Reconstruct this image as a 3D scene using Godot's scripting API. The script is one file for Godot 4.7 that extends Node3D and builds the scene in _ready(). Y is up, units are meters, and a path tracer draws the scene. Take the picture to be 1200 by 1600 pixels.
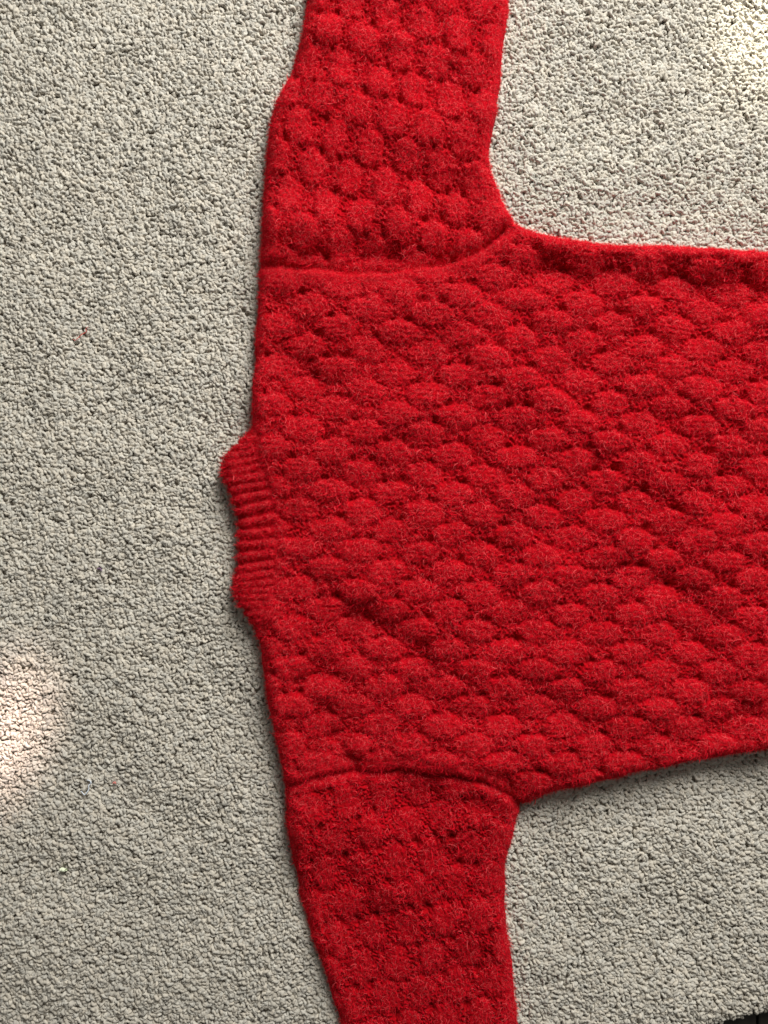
extends Node3D
# A red wool pullover laid out on a cream boucle rug, seen from straight above in window light.
# Plan coordinates: "sheet units" of 0.7 mm, origin at the upper left of the laid-out area, turned into metres by at().

const K := 0.0007            # metres per sheet unit
const FIT := 0.985           # plan size of the pullover
const EYE := 0.85            # height of the camera

var rng := RandomNumberGenerator.new()
var slow := FastNoiseLite.new()
var mid := FastNoiseLite.new()
var fine := FastNoiseLite.new()
var grain := FastNoiseLite.new()

# lookup tables of the outline (index = sheet unit + 1000)
var shoulder_top := PackedFloat32Array()   # y of the upper armhole seam / side edge, by x
var shoulder_low := PackedFloat32Array()   # y of the lower armhole seam / side edge, by x
var neck_edge := PackedFloat32Array()      # x of the shoulder line, by y
var up_outer := PackedFloat32Array()       # upper sleeve, x by y
var up_inner := PackedFloat32Array()
var low_outer := PackedFloat32Array()      # lower sleeve, x by y
var low_inner := PackedFloat32Array()
var wool: StandardMaterial3D
var fuzz_mesh: ArrayMesh
var fuzz_mat: StandardMaterial3D


func _ready():
	# ------------------------------------------------------------------ camera, air, light, exposure
	var cam := Camera3D.new()
	cam.name = "camera"
	cam.fov = rad_to_deg(2.0 * atan(800.0 * K / EYE))
	cam.near = 0.02
	cam.far = 30.0
	cam.position = Vector3(0, EYE, 0)
	cam.rotation_degrees = Vector3(-90, 0, 0)
	add_child(cam)

	var env := Environment.new()
	env.background_mode = Environment.BG_COLOR
	env.background_color = Color(0.115, 0.11, 0.10).linear_to_srgb()     # dim bounce of the room
	env.tonemap_mode = Environment.TONE_MAPPER_LINEAR
	env.tonemap_exposure = 1.0
	env.sdfgi_enabled = true
	env.ssao_enabled = true
	env.ssil_enabled = true
	var we := WorldEnvironment.new()
	we.name = "environment"
	we.environment = env
	add_child(we)

	# the window that lights the floor, up and to the right of the picture
	var win := AreaLight3D.new()
	win.name = "window_light"
	win.area_size = Vector2(1.0, 1.3)
	win.light_color = Color(1.0, 0.995, 0.97)
	win.light_energy = 10.3
	win.area_range = 12.0
	win.shadow_enabled = true
	win.transform = Transform3D(Basis(), Vector3(0.85, 1.45, -1.95)).looking_at(Vector3(0, 0, 0), Vector3.UP)
	add_child(win)
	# two spots of sun that reach the rug through the window
	sunspot(Vector2(0, 1146), 0.064, 50.0, Color(1.0, 0.87, 0.83))
	sunspot(Vector2(1222, 2), 0.080, 62.0, Color(1.0, 0.97, 0.86))

	# ------------------------------------------------------------------ noises and materials
	rng.seed = 4711
	set_noise(slow, 11, 0.006)
	set_noise(mid, 12, 0.02)
	set_noise(fine, 13, 0.11)
	set_noise(grain, 14, 0.3)
	wool = StandardMaterial3D.new()
	wool.resource_name = "red wool"
	wool.vertex_color_use_as_albedo = true
	wool.roughness = 0.95
	wool.metallic_specular = 0.08
	wool.rim_enabled = true
	wool.rim = 0.05
	wool.rim_tint = 1.0
	fuzz_mat = wool.duplicate()
	fuzz_mat.resource_name = "red wool hair"
	fuzz_mat.rim_enabled = false
	fuzz_mat.roughness = 0.8
	fuzz_mat.metallic_specular = 0.05
	fuzz_mat.backlight_enabled = true
	fuzz_mat.backlight = Color(0.25, 0.25, 0.25)
	fuzz_mesh = make_fuzz_clump()

	build_floor()
	build_rug()
	build_pullover()
	build_lint()


func sunspot(where: Vector2, radius: float, energy: float, tint: Color):
	var s := SpotLight3D.new()
	s.name = "sun_through_window"
	var target := at(where.x, where.y, 0.0)
	var from := target + Vector3(1.5, 2.9, -3.4)
	s.light_color = tint
	s.light_energy = energy
	s.light_size = 0.03
	s.spot_range = 12.0
	s.spot_attenuation = 2.0
	s.spot_angle = rad_to_deg(atan(radius / from.distance_to(target)))
	s.spot_angle_attenuation = 1.0
	s.shadow_enabled = true
	s.transform = Transform3D(Basis(), from).looking_at(target, Vector3.UP)
	add_child(s, true)


func set_noise(n: FastNoiseLite, sd: int, freq: float):
	n.seed = sd
	n.noise_type = FastNoiseLite.TYPE_SIMPLEX_SMOOTH
	n.frequency = freq
	n.fractal_type = FastNoiseLite.FRACTAL_NONE


func at(px: float, py: float, h: float) -> Vector3:
	return Vector3((px - 600.0) * K, h, (py - 800.0) * K)


func on(px: float, py: float, h: float) -> Vector3:
	return Vector3((px - 600.0) * K * FIT, h, (py - 800.0) * K * FIT)


func tag(o: Node, label: String, category: String, kind := ""):
	if label != "":
		o.set_meta("label", label)
	if category != "":
		o.set_meta("category", category)
	if kind != "":
		o.set_meta("kind", kind)


func put(called: String, mesh: Mesh, mat: Material, parent: Node) -> MeshInstance3D:
	var m := MeshInstance3D.new()
	m.name = called
	m.mesh = mesh
	if mat:
		m.material_override = mat
	parent.add_child(m, true)
	return m


# a smooth curve through points (t, value), as a table with one entry per sheet unit
func table(pts: Array, soft := 8) -> PackedFloat32Array:
	var raw := PackedFloat32Array()
	raw.resize(3200)
	var j := 0
	for i in 3200:
		var t := float(i - 1000)
		while j < pts.size() - 2 and t > pts[j + 1].x:
			j += 1
		var a: Vector2 = pts[j]
		var b: Vector2 = pts[j + 1]
		var w := clampf((t - a.x) / (b.x - a.x), 0.0, 1.0)
		raw[i] = lerpf(a.y, b.y, w)
	for pass_no in 2:
		var o := raw.duplicate()
		for i in 3200:
			var s := 0.0
			for k in range(-soft, soft + 1):
				s += o[clampi(i + k, 0, 3199)]
			raw[i] = s / float(2 * soft + 1)
	for i in 3200:
		raw[i] += 1.9 * mid.get_noise_2d(i * 0.9, 40.0 * pts.size() + pts[1].y)
	return raw


func look(tb: PackedFloat32Array, t: float) -> float:
	var x := clampf(t + 1000.0, 0.0, 3198.0)
	var i := int(x)
	return lerpf(tb[i], tb[i + 1], x - i)


func gauss(x: float) -> float:
	return exp(-x * x)


# ridge (or valley) along a segment
func fold(x: float, y: float, ax: float, ay: float, bx: float, by: float, width: float) -> float:
	var dx := bx - ax
	var dy := by - ay
	var t := clampf(((x - ax) * dx + (y - ay) * dy) / (dx * dx + dy * dy), 0.0, 1.0)
	var ex := x - ax - t * dx
	var ey := y - ay - t * dy
	return exp(-(ex * ex + ey * ey) / (width * width))


# how the doubled cloth lies: height of its top face over the rug in mm, without the knit
func lie(x: float, y: float) -> float:
	var h := 24.0 + 5.5 * slow.get_noise_2d(x, y) + 1.2 * mid.get_noise_2d(x, y)
	h -= 7.0 * fold(x, y, 840, 426, 1260, 468, 32)
	h += 6.0 * fold(x, y, 840, 385, 1240, 415, 26)
	h -= 4.0 * fold(x, y, 760, 440, 860, 425, 28)
	h += 4.5 * fold(x, y, 590, 930, 690, 985, 26)
	h -= 6.0 * fold(x, y, 500, 1040, 575, 962, 22)
	h -= 5.0 * fold(x, y, 470, 1062, 540, 1050, 16)
	h -= 6.0 * fold(x, y, 522, 1145, 556, 1186, 12)
	h += 4.5 * fold(x, y, 560, 1168, 760, 1190, 22)
	h -= 3.5 * fold(x, y, 1010, 1160, 1210, 1105, 26)
	h += 3.0 * fold(x, y, 1000, 1195, 1220, 1150, 18)
	h -= 7.0 * fold(x, y, 760, 388, 796, 360, 8)
	h += 4.0 * fold(x, y, 745, 1226, 800, 1250, 13)
	h -= 4.0 * fold(x, y, 950, 885, 1090, 930, 24)
	h -= 3.5 * fold(x, y, 640, 1085, 760, 1120, 20)
	h += 3.0 * fold(x, y, 880, 640, 1000, 700, 40)
	h -= 3.0 * fold(x, y, 420, 560, 520, 600, 24)
	# upper sleeve
	h += 6.0 * fold(x, y, 430, 350, 640, 366, 26)
	h += 5.0 * fold(x, y, 640, 226, 760, 186, 34)
	h -= 6.0 * fold(x, y, 670, 290, 790, 300, 30)
	h -= 4.0 * fold(x, y, 470, 112, 600, 120, 26)
	h += 3.0 * fold(x, y, 480, 60, 640, 70, 22)
	h -= 6.0 * fold(x, y, 470, 408, 700, 404, 18)
	h -= 3.0 * fold(x, y, 560, 452, 430, 470, 24)
	# lower sleeve falls away from the shoulder
	var s := smoothstep(1150.0, 1650.0, y)
	h -= 17.0 * s
	h -= 3.0 * fold(x, y, 480, 1240, 780, 1250, 26)
	return h if h > 14.0 else 14.0 - 3.0 * (1.0 - exp((h - 14.0) / 3.0))


func hash01(a: int, b: int, c: int) -> float:
	var n := (a * 73856093) ^ (b * 19349663) ^ (c * 83492791)
	n = (n ^ (n >> 13)) * 1274126177
	return float((n ^ (n >> 16)) & 0xffff) / 65535.0


# basket knit: half-drop lattice of puffed blocks of stitches; a runs along the stitch columns. mm.
func knit(a: float, b: float, pa: float, pb: float, salt: int, high: float) -> float:
	var wa := a + 3.2 * mid.get_noise_2d(a * 0.7, b * 0.7 + 300.0 * salt)
	var wb := b + 2.2 * mid.get_noise_2d(a * 0.6 + 777.0, b * 0.6 + 300.0 * salt)
	var body_knit := salt == 1
	var arch := 3.0 if body_knit else 0.0
	var la := 0.300 if body_knit else 0.225
	var lb := 0.262 if body_knit else 0.315
	var top := 0.0
	var hole := 0.0
	for half in 2:
		var o := 0.5 * half
		var ia := int(round(wa / pa - o))
		var ib := int(round(wb / pb - o))
		for na in range(ia - 1, ia + 2):
			var da := wa - (na + o) * pa - 3.2 * (hash01(na, ib, salt + half) - 0.5)
			var db := wb - (ib + o) * pb - 1.8 * (hash01(na, ib, salt + 7 + half) - 0.5)
			if absf(da) > pa * 0.62:
				continue
			var rr := hash01(na, ib, salt + 31 + half)
			var ea := absf(da) / (pa * (la + 0.05 * rr))
			var eb := absf(db - arch * ea * ea + 0.10 * da * (hash01(na, ib, salt + 77) - 0.5)) / (pb * (lb + 0.04 * hash01(na, ib, salt + 91)))
			var e := pow(ea, 3.2 if body_knit else 5.0) + pow(eb, 2.6 if body_knit else 4.0)
			if e < 1.0:
				var ribs := 1.0 + 0.16 * cos(db * TAU / 7.4) + 0.04 * cos(da * TAU / 8.0 + db)
				top = maxf(top, pow(1.0 - e, 0.50) * (0.80 + 0.30 * hash01(na, ib, salt + 3 + half)) * ribs)
			var deep := hash01(na, ib, salt + 11 + half)
			hole = maxf(hole, deep * exp(-pow((da + pa * (la + 0.05)) / 8.0, 2.0) - pow((db - pb * 0.17) / 5.5, 2.0)))
			hole = maxf(hole, (1.0 - deep) * 0.8 * exp(-pow((da - pa * (la + 0.045)) / 7.0, 2.0) - pow((db - pb * 0.21) / 5.0, 2.0)))
	var purl := (0.9 * fine.get_noise_2d(a, b) + 2.4 * grain.get_noise_2d(a * 0.65, b * 0.65)) * (1.0 - 0.7 * minf(top, 1.0))
	return high * top - 7.5 * hole + purl


# free edge: the cloth rolls down to the rug over a radius of r sheet units
func roll(d: float, r: float) -> float:
	if d >= r:
		return 1.0
	var q := 1.0 - maxf(d, 0.0) / r
	return sqrt(maxf(0.0, 1.0 - q * q))


func finish(base: float, relief: float, rolled: float, calm: float) -> float:
	return (-2.0 + (base + 2.0 + relief * calm) * rolled) * 0.001


func spread(t: float, amount: float) -> float:
	return lerpf(t, 0.5 - 0.5 * cos(PI * t), amount)


# grid of points -> smooth mesh; also returns points and normals for the fuzz
func sheet(points: PackedVector3Array, nu: int, nv: int) -> Array:
	var normals := PackedVector3Array()
	normals.resize(points.size())
	var colors := PackedColorArray()
	colors.resize(points.size())
	for j in nv:
		for i in nu:
			var k := j * nu + i
			var du := points[j * nu + mini(i + 1, nu - 1)] - points[j * nu + maxi(i - 1, 0)]
			var dv := points[mini(j + 1, nv - 1) * nu + i] - points[maxi(j - 1, 0) * nu + i]
			var n := du.cross(dv)
			n = n if n.y >= 0.0 else -n
			normals[k] = n.normalized() if n.length_squared() > 1e-18 else Vector3.UP
			var p := points[k]
			var g := 1.0 + 0.25 * fine.get_noise_2d(p.x * 4000.0, p.z * 4000.0) + 0.25 * grain.get_noise_2d(p.x * 2000.0, p.z * 2000.0) + 0.12 * slow.get_noise_2d(p.x * 3000.0, p.z * 3000.0)
			colors[k] = Color(0.42 * g, 0.0050 * g, 0.0110 * g)
	var mid_k := (nv / 2) * nu + nu / 2
	var facing := (points[mid_k + 1] - points[mid_k]).cross(points[mid_k + nu] - points[mid_k]).y > 0.0
	var index := PackedInt32Array()
	index.resize((nu - 1) * (nv - 1) * 6)
	var w := 0
	for j in nv - 1:
		for i in nu - 1:
			var a := j * nu + i
			var p1 := a + (nu if facing else 1)
			var p2 := a + (1 if facing else nu)
			index[w] = a
			index[w + 1] = p1
			index[w + 2] = p2
			index[w + 3] = p1
			index[w + 4] = a + nu + 1
			index[w + 5] = p2
			w += 6
	var arr := []
	arr.resize(Mesh.ARRAY_MAX)
	arr[Mesh.ARRAY_VERTEX] = points
	arr[Mesh.ARRAY_NORMAL] = normals
	arr[Mesh.ARRAY_COLOR] = colors
	arr[Mesh.ARRAY_INDEX] = index
	var m := ArrayMesh.new()
	m.add_surface_from_arrays(Mesh.PRIMITIVE_TRIANGLES, arr)
	return [m, points, normals]


# ---------------------------------------------------------------------- fuzz
func make_fuzz_clump() -> ArrayMesh:
	var st := SurfaceTool.new()
	st.begin(Mesh.PRIMITIVE_TRIANGLES)
	for h in 7:
		var pale := h < 1
		var p := Vector3(rng.randf_range(-2.6, 2.6), rng.randf_range(-0.5, 0.1), rng.randf_range(-2.6, 2.6)) * 0.001
		var turn := rng.randf() * TAU
		var rise := rng.randf_range(0.25, 1.0)
		var length := rng.randf_range(0.003, 0.0065)
		var curl := rng.randf_range(-3.4, 3.4)
		var wide := rng.randf_range(0.00013, 0.00022)
		var shade := rng.randf_range(0.72, 1.12)
		st.set_color(Color(0.92, 0.11 * shade, 0.12 * shade) if pale else Color(0.90 * shade, 0.014 * shade, 0.032 * shade))
		var rows := []
		for s in 4:
			var d := Vector3(cos(turn) * cos(rise), sin(rise), sin(turn) * cos(rise))
			var side := d.cross(Vector3.UP).normalized() * wide * (1.0 - 0.22 * s)
			rows.append([p - side, p + side])
			p += d * length / 3.0
			turn += curl / 3.0
			rise -= 0.3
		for s in 3:
			for v in [rows[s][0], rows[s][1], rows[s + 1][0], rows[s][1], rows[s + 1][1], rows[s + 1][0]]:
				st.add_vertex(v)
	st.generate_normals()
	return st.commit()


func add_fuzz(made: Array, count: int, parent: Node, inside: Callable, row := 0):
	var pts: PackedVector3Array = made[1]
	var nrm: PackedVector3Array = made[2]
	var picked: Array[Transform3D] = []
	var tries := 0
	while picked.size() < count and tries < count * 3:
		tries += 1
		var k := rng.randi() % pts.size()
		var p := pts[k]
		if p.y < 0.0005 or not inside.call(p):
			continue
		if row > 0:
			# hair lies sparse down in the gaps of the knit
			var i := k % row
			var reach := 9
			var around := 0.0
			if i >= reach and i < row - reach and k >= reach * row and k < pts.size() - reach * row:
				around = 0.25 * (pts[k - reach].y + pts[k + reach].y + pts[k - reach * row].y + pts[k + reach * row].y) - p.y
			if around > 0.0004 and rng.randf() < clampf(around / 0.0017, 0.0, 0.85):
				continue
		var n := nrm[k]
		var x := n.cross(Vector3(cos(k * 1.7), 0.3, sin(k * 2.3))).normalized()
		var b := Basis(x, n, x.cross(n)).rotated(n, rng.randf() * TAU)
		var s := rng.randf_range(0.65, 1.2) * (1.0 + 0.3 * mid.get_noise_2d(p.x * 1500.0, p.z * 1500.0)) * (1.6 if rng.randf() < 0.02 else 1.0)
		picked.append(Transform3D(b.scaled_local(Vector3(s, s, s)), p + Vector3(rng.randf_range(-1, 1), 0, rng.randf_range(-1, 1)) * 0.0006))
	var mm := MultiMesh.new()
	mm.transform_format = MultiMesh.TRANSFORM_3D
	mm.mesh = fuzz_mesh
	mm.instance_count = picked.size()
	for i in picked.size():
		mm.set_instance_transform(i, picked[i])
	var o := MultiMeshInstance3D.new()
	o.name = "wool_fuzz"
	o.multimesh = mm
	o.material_override = fuzz_mat
	o.set_meta("kind", "stuff")
	parent.add_child(o, true)


# ---------------------------------------------------------------------- pullover
func build_pullover():
	shoulder_top = table([Vector2(-900, 418), Vector2(400, 418), Vector2(480, 425), Vector2(560, 432), Vector2(640, 427), Vector2(700, 416), Vector2(745, 401), Vector2(775, 380), Vector2(800, 346), Vector2(830, 356), Vector2(870, 371), Vector2(950, 381), Vector2(1060, 385), Vector2(1200, 391), Vector2(1700, 410)], 7)
	shoulder_low = table([Vector2(-900, 1228), Vector2(440, 1228), Vector2(500, 1206), Vector2(560, 1197), Vector2(640, 1198), Vector2(710, 1203), Vector2(760, 1213), Vector2(793, 1236), Vector2(815, 1264), Vector2(845, 1247), Vector2(920, 1229), Vector2(1000, 1209), Vector2(1100, 1189), Vector2(1200, 1172), Vector2(1700, 1120)], 7)
	neck_edge = table([Vector2(-900, 410), Vector2(300, 408), Vector2(420, 405), Vector2(560, 396), Vector2(640, 391), Vector2(690, 396), Vector2(740, 412), Vector2(800, 424), Vector2(870, 428), Vector2(930, 414), Vector2(985, 401), Vector2(1040, 408), Vector2(1090, 414), Vector2(1200, 439), Vector2(1260, 446), Vector2(2000, 480)], 8)
	up_outer = table([Vector2(-900, 515), Vector2(-400, 500), Vector2(0, 479), Vector2(60, 469), Vector2(110, 453), Vector2(140, 439), Vector2(165, 427), Vector2(220, 416), Vector2(300, 410), Vector2(420, 405), Vector2(500, 404), Vector2(900, 404)], 8)
	up_inner = table([Vector2(-900, 770), Vector2(-400, 790), Vector2(0, 796), Vector2(90, 787), Vector2(180, 776), Vector2(235, 765), Vector2(265, 769), Vector2(300, 781), Vector2(335, 799), Vector2(370, 822), Vector2(900, 822)], 8)
	low_outer = table([Vector2(-900, 438), Vector2(1190, 438), Vector2(1260, 445), Vector2(1330, 452), Vector2(1420, 471), Vector2(1510, 500), Vector2(1600, 529), Vector2(1800, 590), Vector2(2100, 660)], 8)
	low_inner = table([Vector2(-900, 822), Vector2(1235, 822), Vector2(1270, 815), Vector2(1310, 803), Vector2(1370, 790), Vector2(1450, 794), Vector2(1530, 805), Vector2(1600, 811), Vector2(1800, 815), Vector2(2100, 810)], 8)

	var pull := Node3D.new()
	pull.name = "pullover"
	add_child(pull)
	tag(pull, "red fuzzy basket-knit wool pullover laid flat on the cream rug", "pullover")

	# ---- body
	var nu := 520
	var nv := 560
	var pts := PackedVector3Array()
	pts.resize(nu * nv)
	for j in nv:
		var tv := spread(float(j) / (nv - 1), 0.2)
		for i in nu:
			var tu := spread(float(i) / (nu - 1), 0.3)
			var yy := lerpf(418.0, 1228.0, tu)
			var x := 0.0
			var y := yy
			for again in 2:
				x = lerpf(look(neck_edge, y), 1420.0, tv)
				y = lerpf(look(shoulder_top, x), look(shoulder_low, x), tu)
			var d_top := (y - look(shoulder_top, x))
			var d_low := (look(shoulder_low, x) - y)
			var d_neck := x - look(neck_edge, y)
			var d_hem := 1420.0 - x
			var free_top := smoothstep(770.0, 812.0, x)
			var free_low := smoothstep(770.0, 822.0, x)
			var rolled := lerpf(1.0, roll(d_top, 26.0), free_top) * lerpf(1.0, roll(d_low, 26.0), free_low) * lerpf(roll(d_neck, 24.0), (0.36 if y < 800.0 else 0.36 + 0.24 * smoothstep(800.0, 860.0, y)) + 0.40 * roll(d_neck, 14.0) + 0.24 * roll(d_neck, 13.0) * (1.0 - smoothstep(800.0, 860.0, y)), smoothstep(680.0, 715.0, y) * smoothstep(990.0, 960.0, y)) * roll(d_hem, 24.0)
			var calm := smoothstep(4.0, 34.0, d_top) * smoothstep(4.0, 34.0, d_low) * smoothstep(2.0, 24.0, d_neck)
			calm = lerpf(0.25, 1.0, calm)
			var a := x + 0.045 * (y - 800.0)
			var b := (y - 800.0) * (1.0 + 0.10 * clampf((x - 600.0) / 600.0 + (y - 800.0) / 1600.0, -0.6, 1.2)) - 0.035 * (x - 600.0) - 0.00008 * (x - 600.0) * (y - 800.0)
			var base := lie(x, y)
			base -= (1.0 - free_top) * 5.0 * gauss(d_top / 7.0) + (1.0 - free_low) * 6.0 * gauss(d_low / 8.0)
			pts[j * nu + i] = on(x, y, finish(base, knit(a, b, 94.0, 61.0, 1, 3.0), rolled, calm))
	var made := sheet(pts, nu, nv)
	var body := put("body", made[0], wool, pull)
	add_fuzz(made, 54000, body, func(p: Vector3): return p.x < 0.47, nu)

	# ---- sleeves
	sleeve(pull, true)
	sleeve(pull, false)

	# ---- armhole seams: a chain of stitches lying over the join
	seam(pull, true)
	seam(pull, false)
	neckband(pull)


func sleeve(pull: Node, upper: bool):
	var nu := 250
	var nv := 400
	var outer := up_outer if upper else low_outer
	var inner := up_inner if upper else low_inner
	var edge := shoulder_top if upper else shoulder_low
	var far := -170.0 if upper else 1770.0
	var pts := PackedVector3Array()
	pts.resize(nu * nv)
	for j in nv:
		var tv := spread(float(j) / (nv - 1), 0.15)
		for i in nu:
			var tu := spread(float(i) / (nu - 1), 0.35)
			var x := lerpf(405.0, 810.0, tu)
			var y := 0.0
			for again in 3:
				var stop := look(edge, x) + (5.0 if upper else -5.0)
				y = lerpf(far, stop, tv)
				x = lerpf(look(outer, y), look(inner, y), tu)
			var d_out := x - look(outer, y)
			var d_in := look(inner, y) - x
			var d_seam := absf(y - look(edge, x))
			var rolled := roll(d_out, 26.0) * roll(d_in, 26.0) * roll(absf(y - far), 24.0)
			var calm := lerpf(0.25, 1.0, smoothstep(4.0, 30.0, d_seam) * smoothstep(2.0, 26.0, d_out) * smoothstep(2.0, 26.0, d_in))
			var base := lie(x, y) - (7.5 if upper else 8.5) * gauss(d_seam / 9.0)
			var a := (y - 300.0) - 0.28 * (x - 600.0) if upper else (1400.0 - y) - 0.18 * (x - 600.0)
			var b := (x - 600.0) + 0.12 * (y - 300.0) if upper else (x - 600.0) - 0.2 * (y - 1400.0)
			pts[j * nu + i] = on(x, y, finish(base, knit(a, b, 108.0, 57.0, 5 if upper else 9, 2.8 if upper else 1.7), rolled, calm))
	var made := sheet(pts, nu, nv)
	var o := put("sleeve", made[0], wool, pull)
	o.set_meta("label", "sleeve at the top with bright puffed knit" if upper else "darker smoother sleeve at the bottom")
	add_fuzz(made, 18500 if upper else 11000, o, func(_p: Vector3): return true, nu)


# a soft tube along points (sheet x, sheet y, height mm)
func cord(path: PackedVector3Array, radius: Callable, sides: int) -> Array:
	var pts := PackedVector3Array()
	var n := path.size()
	for i in n:
		var p := path[i]
		var t := (path[mini(i + 1, n - 1)] - path[maxi(i - 1, 0)]).normalized()
		var side := t.cross(Vector3.UP).normalized()
		var up := side.cross(t).normalized()
		var r: float = radius.call(float(i) / (n - 1))
		for k in sides + 1:
			var a := TAU * k / sides
			pts.append(p + (side * cos(a) + up * sin(a)) * r)
	return sheet_tube(pts, sides + 1, n)


func sheet_tube(pts: PackedVector3Array, nu: int, nv: int) -> Array:
	var made := sheet(pts, nu, nv)
	# outward normals for a tube
	var nrm: PackedVector3Array = made[2]
	for j in nv:
		var mid_p := Vector3.ZERO
		for i in nu - 1:
			mid_p += pts[j * nu + i]
		mid_p /= float(nu - 1)
		for i in nu:
			var d := pts[j * nu + i] - mid_p
			nrm[j * nu + i] = d.normalized() if d.length() > 1e-7 else Vector3.UP
	var arr: Array = made[0].surface_get_arrays(0)
	arr[Mesh.ARRAY_NORMAL] = nrm
	var index: PackedInt32Array = arr[Mesh.ARRAY_INDEX]
	var face := (pts[index[2]] - pts[index[0]]).cross(pts[index[1]] - pts[index[0]])
	if face.dot(nrm[index[0]]) < 0.0:
		index.reverse()
		arr[Mesh.ARRAY_INDEX] = index
	var m := ArrayMesh.new()
	m.add_surface_from_arrays(Mesh.PRIMITIVE_TRIANGLES, arr)
	return [m, pts, nrm]


func seam(pull: Node, upper: bool):
	var path := PackedVector3Array()
	var from := 412 if upper else 452
	var to := 790 if upper else 800
	for x in range(from, to, 2):
		var y := look(shoulder_top if upper else shoulder_low, x) + (9.0 if upper else -9.0)
		var d := minf(x - from, to - x)
		path.append(on(x, y, (lie(x, y) - (3.3 if upper else 3.1) + 1.3 * fine.get_noise_2d(x * 0.4, y)) * 0.001 * roll(d + 6.0, 26.0)))
	var made := cord(path, func(t: float): return 0.0036 + 0.0005 * sin(t * 190.0), 12)
	var o := put("armhole_seam", made[0], wool, pull)
	add_fuzz(made, 2200, o, func(_p: Vector3): return true)


func neckband(pull: Node):
	var outer := [Vector2(394, 676), Vector2(372, 694), Vector2(352, 714), Vector2(347, 732), Vector2(350, 752), Vector2(359, 775), Vector2(368, 800), Vector2(371, 830), Vector2(371, 860), Vector2(369, 888), Vector2(365, 908), Vector2(365, 924), Vector2(371, 940), Vector2(384, 960), Vector2(397, 980), Vector2(403, 994)]
	var inner := [Vector2(410, 672), Vector2(412, 684), Vector2(416, 700), Vector2(420, 718), Vector2(425, 738), Vector2(430, 762), Vector2(435, 790), Vector2(438, 820), Vector2(438, 850), Vector2(437, 878), Vector2(436, 900), Vector2(437, 920), Vector2(441, 940), Vector2(444, 958), Vector2(444, 978), Vector2(440, 998)]
	var band := Node3D.new()
	band.name = "neckband"
	pull.add_child(band, true)
	band.set_meta("label", "ribbed neckband curving out past the shoulder line")
	# the cloth of the band under its ribs
	var nu := 40
	var nv := 150
	var pts := PackedVector3Array()
	pts.resize(nu * nv)
	for j in nv:
		for i in nu:
			pts[j * nu + i] = band_point(outer, inner, float(j) / (nv - 1), float(i) / (nu - 1), -1.8)
	var made := sheet(pts, nu, nv)
	var cloth := put("band_cloth", made[0], wool, band)
	add_fuzz(made, 900, cloth, func(_p: Vector3): return true)
	var all_pts := PackedVector3Array()
	var all_nrm := PackedVector3Array()
	for k in 24:
		var v := (k + 0.5) / 24.0
		var path := PackedVector3Array()
		for s in 26:
			var u := 0.02 + 0.96 * s / 25.0
			path.append(band_point(outer, inner, v + 0.004 * sin(k * 5.1 + u * 3.0), u, -1.2 + 0.5 * sin(u * 40.0 + k)))
		var r := 0.0027 + 0.0008 * hash01(k, 3, 8)
		var tube := cord(path, func(t: float): return r * (0.55 + 0.45 * roll(minf(t, 1.0 - t) * 100.0, 22.0)), 12)
		put("rib", tube[0], wool, band)
		all_pts.append_array(tube[1])
		all_nrm.append_array(tube[2])
	add_fuzz([null, all_pts, all_nrm], 10000, cloth, func(_p: Vector3): return true)


func along(pts: Array, t: float) -> Vector2:
	var x := clampf(t, 0.0, 1.0) * (pts.size() - 1)
	var i := mini(int(x), pts.size() - 2)
	var p0: Vector2 = pts[maxi(i - 1, 0)]
	var p1: Vector2 = pts[i]
	var p2: Vector2 = pts[i + 1]
	var p3: Vector2 = pts[mini(i + 2, pts.size() - 1)]
	return p1.cubic_interpolate(p2, p0, p3, x - i)


func band_point(outer: Array, inner: Array, v: float, u: float, lift: float) -> Vector3:
	var a := along(outer, v)
	var b := along(inner, v)
	var p := a.lerp(b, u)
	var h := -1.0 + 17.0 * roll(u * a.distance_to(b), 24.0) + 3.0 * u
	h -= 4.0 * gauss((1.0 - u) * a.distance_to(b) / 8.0) - 3.5
	return on(p.x, p.y, (h + lift) * 0.001)


# ---------------------------------------------------------------------- rug and floor
const EDGE_A := Vector2(1148, 1600)     # a point of the rug's near edge
const EDGE_DIR := Vector2(0.972, -0.236)


func edge_distance(px: float, py: float) -> float:
	return (py - EDGE_A.y) * EDGE_DIR.x - (px - EDGE_A.x) * EDGE_DIR.y   # > 0 beyond the rug


func rug_height(px: float, py: float) -> float:      # mm
	var h := 3.0 * slow.get_noise_2d(px + 2000.0, py) + 0.7 * mid.get_noise_2d(px, py + 900.0)
	var d := -edge_distance(px, py)
	return h - 6.0 + (9.0 * (roll(d, 16.0) - 1.0) if d < 16.0 else 0.0)


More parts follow.
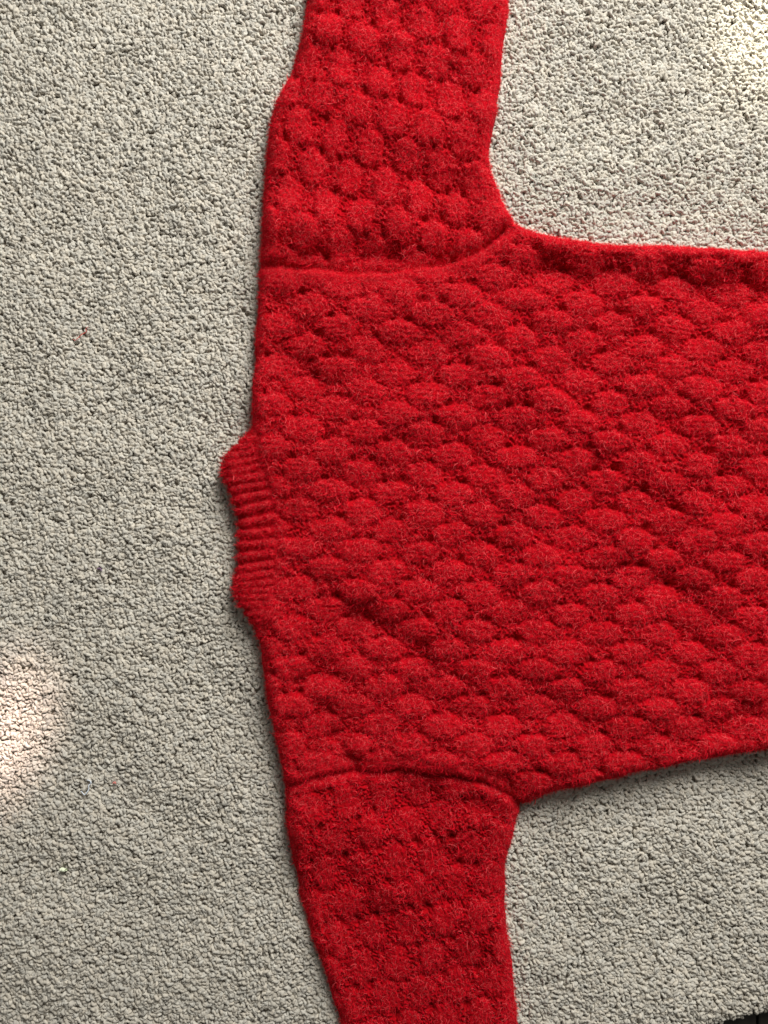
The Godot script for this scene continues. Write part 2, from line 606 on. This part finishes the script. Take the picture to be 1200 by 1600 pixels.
func nub(kind: int) -> ArrayMesh:
	var st := SurfaceTool.new()
	st.begin(Mesh.PRIMITIVE_TRIANGLES)
	var rows := []
	var n := FastNoiseLite.new()
	set_noise(n, 50 + kind, 1.0)
	if kind < 5:        # crumpled curl of yarn
		var tall := 9
		var around := 12
		for j in tall:
			var row := []
			var th := PI * j / (tall - 1)
			for i in around + 1:
				var ph := TAU * (i % around) / around
				var d := Vector3(sin(th) * cos(ph), cos(th), sin(th) * sin(ph))
				var r := 1.0 + 0.42 * n.get_noise_3d(d.x * 0.9, d.y * 0.9, d.z * 0.9) + 0.30 * n.get_noise_3d(d.x * 2.0 + 9.0, d.y * 2.0, d.z * 2.0)
				row.append(d * Vector3(1.25, 0.85, 1.0) * r * 0.0036)
			rows.append(row)
	else:               # open loop of yarn
		var steps := 12
		var sides := 7
		var lean := rng.randf_range(0.3, 0.8)
		for j in steps:
			var row := []
			var t := float(j) / (steps - 1)
			var a := lerpf(-0.35, PI + 0.35, t) + 0.3 * n.get_noise_1d(t * 3.0)
			var c := Vector3(cos(a) * 0.0024, sin(a) * 0.0020, 0.0012 * sin(a * 2.0 + kind) + sin(a) * 0.0022 * lean)
			var tan_v := Vector3(-sin(a), cos(a), 0.4 * cos(a * 2.0)).normalized()
			var s1 := tan_v.cross(Vector3(0, 0, 1)).normalized()
			var s2 := tan_v.cross(s1)
			for i in sides + 1:
				var ph := TAU * (i % sides) / sides
				var r := 0.00195 * (1.0 + 0.35 * n.get_noise_2d(t * 5.0, ph * 1.2))
				row.append(c + (s1 * cos(ph) + s2 * sin(ph)) * r)
			rows.append(row)
	for j in rows.size() - 1:
		for i in rows[j].size() - 1:
			for v in [rows[j][i], rows[j][i + 1], rows[j + 1][i], rows[j][i + 1], rows[j + 1][i + 1], rows[j + 1][i]]:
				st.set_smooth_group(0)
				st.add_vertex(v)
	st.index()
	st.generate_normals()
	return st.commit()


func build_rug():
	var rug := Node3D.new()
	rug.name = "rug"
	add_child(rug)
	tag(rug, "cream nubby looped rug spread under the red pullover", "rug")
	var yarn := StandardMaterial3D.new()
	yarn.resource_name = "cream yarn"
	yarn.vertex_color_use_as_albedo = true
	yarn.roughness = 0.95
	yarn.metallic_specular = 0.25
	# woven backing: a slab that follows the rug's soft swells
	var nu := 120
	var nv := 130
	var pts := PackedVector3Array()
	for j in nv:
		for i in nu:
			var px := lerpf(-420.0, 1620.0, float(i) / (nu - 1))
			var stop := EDGE_A.y + (px - EDGE_A.x) * EDGE_DIR.y / EDGE_DIR.x - 4.0
			var py := lerpf(-420.0, stop, float(j) / (nv - 1))
			pts.append(at(px, py, (rug_height(px, py) - 0.2) * 0.001))
	var made := sheet(pts, nu, nv)
	var back := StandardMaterial3D.new()
	back.resource_name = "rug backing"
	back.albedo_color = Color(0.46, 0.40, 0.33).linear_to_srgb()
	back.roughness = 1.0
	put("backing", made[0], back, rug)
	# pile
	var kinds := 9
	var lists := []
	var tints := []
	for k in kinds:
		lists.append([])
		tints.append(PackedColorArray())
	var step := 6.2
	var jn := int(2300.0 / step)
	var iN := int(2060.0 / step)
	for j in jn:
		for i in iN:
			var px := -425.0 + (i + 0.5 * (j % 2)) * step + rng.randf_range(-0.34, 0.34) * step
			var py := -425.0 + j * step * 0.92 + rng.randf_range(-0.30, 0.30) * step
			# nubs bunch together, so that dark gaps wander between bunches
			px += 2.6 * fine.get_noise_2d(px * 0.35, py * 0.35)
			py += 2.6 * fine.get_noise_2d(px * 0.35 + 500.0, py * 0.35)
			if edge_distance(px, py) > -3.0:
				continue
			if px > 470 and px < 1150 and py > 470 and py < 1150:
				continue     # hidden under the body
			var k := rng.randi() % kinds
			var s := rng.randf_range(0.74, 1.04)
			var b := Basis(Vector3.UP, rng.randf() * TAU) * Basis(Vector3(1, 0, 0), rng.randf_range(-0.55, 0.55))
			var h := rug_height(px, py) + 2.2 + rng.randf_range(-0.5, 0.35) + 0.8 * fine.get_noise_2d(px * 0.5, py * 0.5)
			lists[k].append(Transform3D(b.scaled_local(Vector3(s, s * rng.randf_range(0.9, 1.2), s)), at(px, py, h * 0.001)))
			var g := rng.randf_range(0.86, 1.08) + 0.05 * mid.get_noise_2d(px, py)
			var warm := rng.randf_range(-0.012, 0.012)
			tints[k].append(Color((0.578 + warm) * g, 0.540 * g, (0.475 - warm) * g))
	for k in kinds:
		var mm := MultiMesh.new()
		mm.transform_format = MultiMesh.TRANSFORM_3D
		mm.use_colors = true
		mm.mesh = nub(k)
		mm.instance_count = lists[k].size()
		for i in lists[k].size():
			mm.set_instance_transform(i, lists[k][i])
			mm.set_instance_color(i, tints[k][i])
		var o := MultiMeshInstance3D.new()
		o.name = "pile"
		o.multimesh = mm
		o.material_override = yarn
		o.set_meta("kind", "stuff")
		rug.add_child(o, true)


func build_floor():
	var ground := Node3D.new()
	ground.name = "floor"
	add_child(ground)
	tag(ground, "dark floor beyond the edge of the cream rug", "floor", "structure")
	var base_mat := StandardMaterial3D.new()
	base_mat.resource_name = "floor underlay"
	base_mat.albedo_color = Color(0.006, 0.006, 0.006).linear_to_srgb()
	base_mat.roughness = 0.9
	var bm := BoxMesh.new()
	bm.size = Vector3(5.0, 0.02, 5.0)
	var base := put("underlay", bm, base_mat, ground)
	base.position = Vector3(0, -0.0405, 0)
	var nt := NoiseTexture2D.new()
	var gn := FastNoiseLite.new()
	set_noise(gn, 77, 0.02)
	gn.fractal_type = FastNoiseLite.FRACTAL_FBM
	nt.noise = gn
	nt.width = 256
	nt.height = 256
	nt.seamless = true
	var ramp := Gradient.new()
	ramp.set_color(0, Color(0.012, 0.009, 0.007).linear_to_srgb())
	ramp.set_color(1, Color(0.026, 0.020, 0.015).linear_to_srgb())
	nt.color_ramp = ramp
	var wood := StandardMaterial3D.new()
	wood.resource_name = "dark wood"
	wood.albedo_texture = nt
	wood.uv1_triplanar = true
	wood.uv1_scale = Vector3(14, 14, 1.6)
	wood.roughness = 0.45
	var shape := bevel_board(0.118, 0.010, 1.9)
	for k in 18:
		var m := put("floor_board", shape, wood, ground)
		m.position = at(1195.0, 0, 0) * Vector3(1, 0, 0) + Vector3((k - 12.5) * 0.1205, -0.0203, 1.05)


func bevel_board(w: float, h: float, l: float) -> ArrayMesh:
	var c := 0.0015
	var prof := [Vector2(-w / 2, -h / 2), Vector2(-w / 2, h / 2 - c), Vector2(-w / 2 + c, h / 2), Vector2(w / 2 - c, h / 2), Vector2(w / 2, h / 2 - c), Vector2(w / 2, -h / 2)]
	var st := SurfaceTool.new()
	st.begin(Mesh.PRIMITIVE_TRIANGLES)
	st.set_smooth_group(-1)
	for i in prof.size():
		var a: Vector2 = prof[i]
		var b: Vector2 = prof[(i + 1) % prof.size()]
		var q := [Vector3(a.x, a.y, -l / 2), Vector3(b.x, b.y, -l / 2), Vector3(b.x, b.y, l / 2), Vector3(a.x, a.y, l / 2)]
		for v in [q[0], q[2], q[1], q[0], q[3], q[2]]:
			st.add_vertex(v)
	for z in [-l / 2, l / 2]:
		for i in range(1, prof.size() - 1):
			for p in [prof[0], prof[i], prof[i + 1]]:
				st.add_vertex(Vector3(p.x, p.y, z))
	st.generate_normals()
	return st.commit()


# ---------------------------------------------------------------------- lint on the rug
func fibre(called: String, pts: Array, radius: float, color: Color, label: String, category: String):
	var path := PackedVector3Array()
	for i in (pts.size() - 1) * 5 + 1:
		var p := along(pts, float(i) / ((pts.size() - 1) * 5))
		path.append(at(p.x, p.y, (rug_height(p.x, p.y) + 7.4 + 0.4 * sin(i * 0.9)) * 0.001))
	var made := cord(path, func(t: float): return radius * (0.6 + 0.4 * sin(PI * t)), 8)
	var mat := StandardMaterial3D.new()
	mat.resource_name = called
	mat.albedo_color = color.linear_to_srgb()
	mat.roughness = 0.7
	var o := put(called, made[0], mat, self)
	tag(o, label, category)


func build_lint():
	fibre("lint_thread", [Vector2(136, 1218.5), Vector2(141, 1220.5), Vector2(142.5, 1224), Vector2(139, 1227), Vector2(138.5, 1234), Vector2(133, 1241.5), Vector2(130, 1239), Vector2(126.5, 1236)], 0.00062, Color(0.75, 0.82, 0.92), "tiny curled pale blue thread lying on the rug", "lint")
	fibre("lint_fleck", [Vector2(94, 1359.5), Vector2(97, 1358.5), Vector2(100, 1359.5), Vector2(104, 1358.5)], 0.0022, Color(0.86, 0.92, 0.70), "tiny bright whitish fleck lying on the rug", "lint")
	fibre("wool_strand", [Vector2(138, 511), Vector2(134, 514), Vector2(135, 518), Vector2(128, 523), Vector2(124, 527), Vector2(119, 532), Vector2(115, 531)], 0.0005, Color(0.62, 0.10, 0.08), "loose wisp of red wool on the rug left of the pullover's shoulder", "lint")
	fibre("wool_crumb", [Vector2(176, 1224), Vector2(179, 1222.5), Vector2(181, 1224.5)], 0.0009, Color(0.62, 0.20, 0.17), "tiny pinkish wool crumb beside the pale blue thread", "lint")
	fibre("purple_crumb", [Vector2(153, 889), Vector2(157, 888), Vector2(160, 892)], 0.0009, Color(0.16, 0.09, 0.17), "tiny dark purple crumb on the rug left of the neckband", "lint")
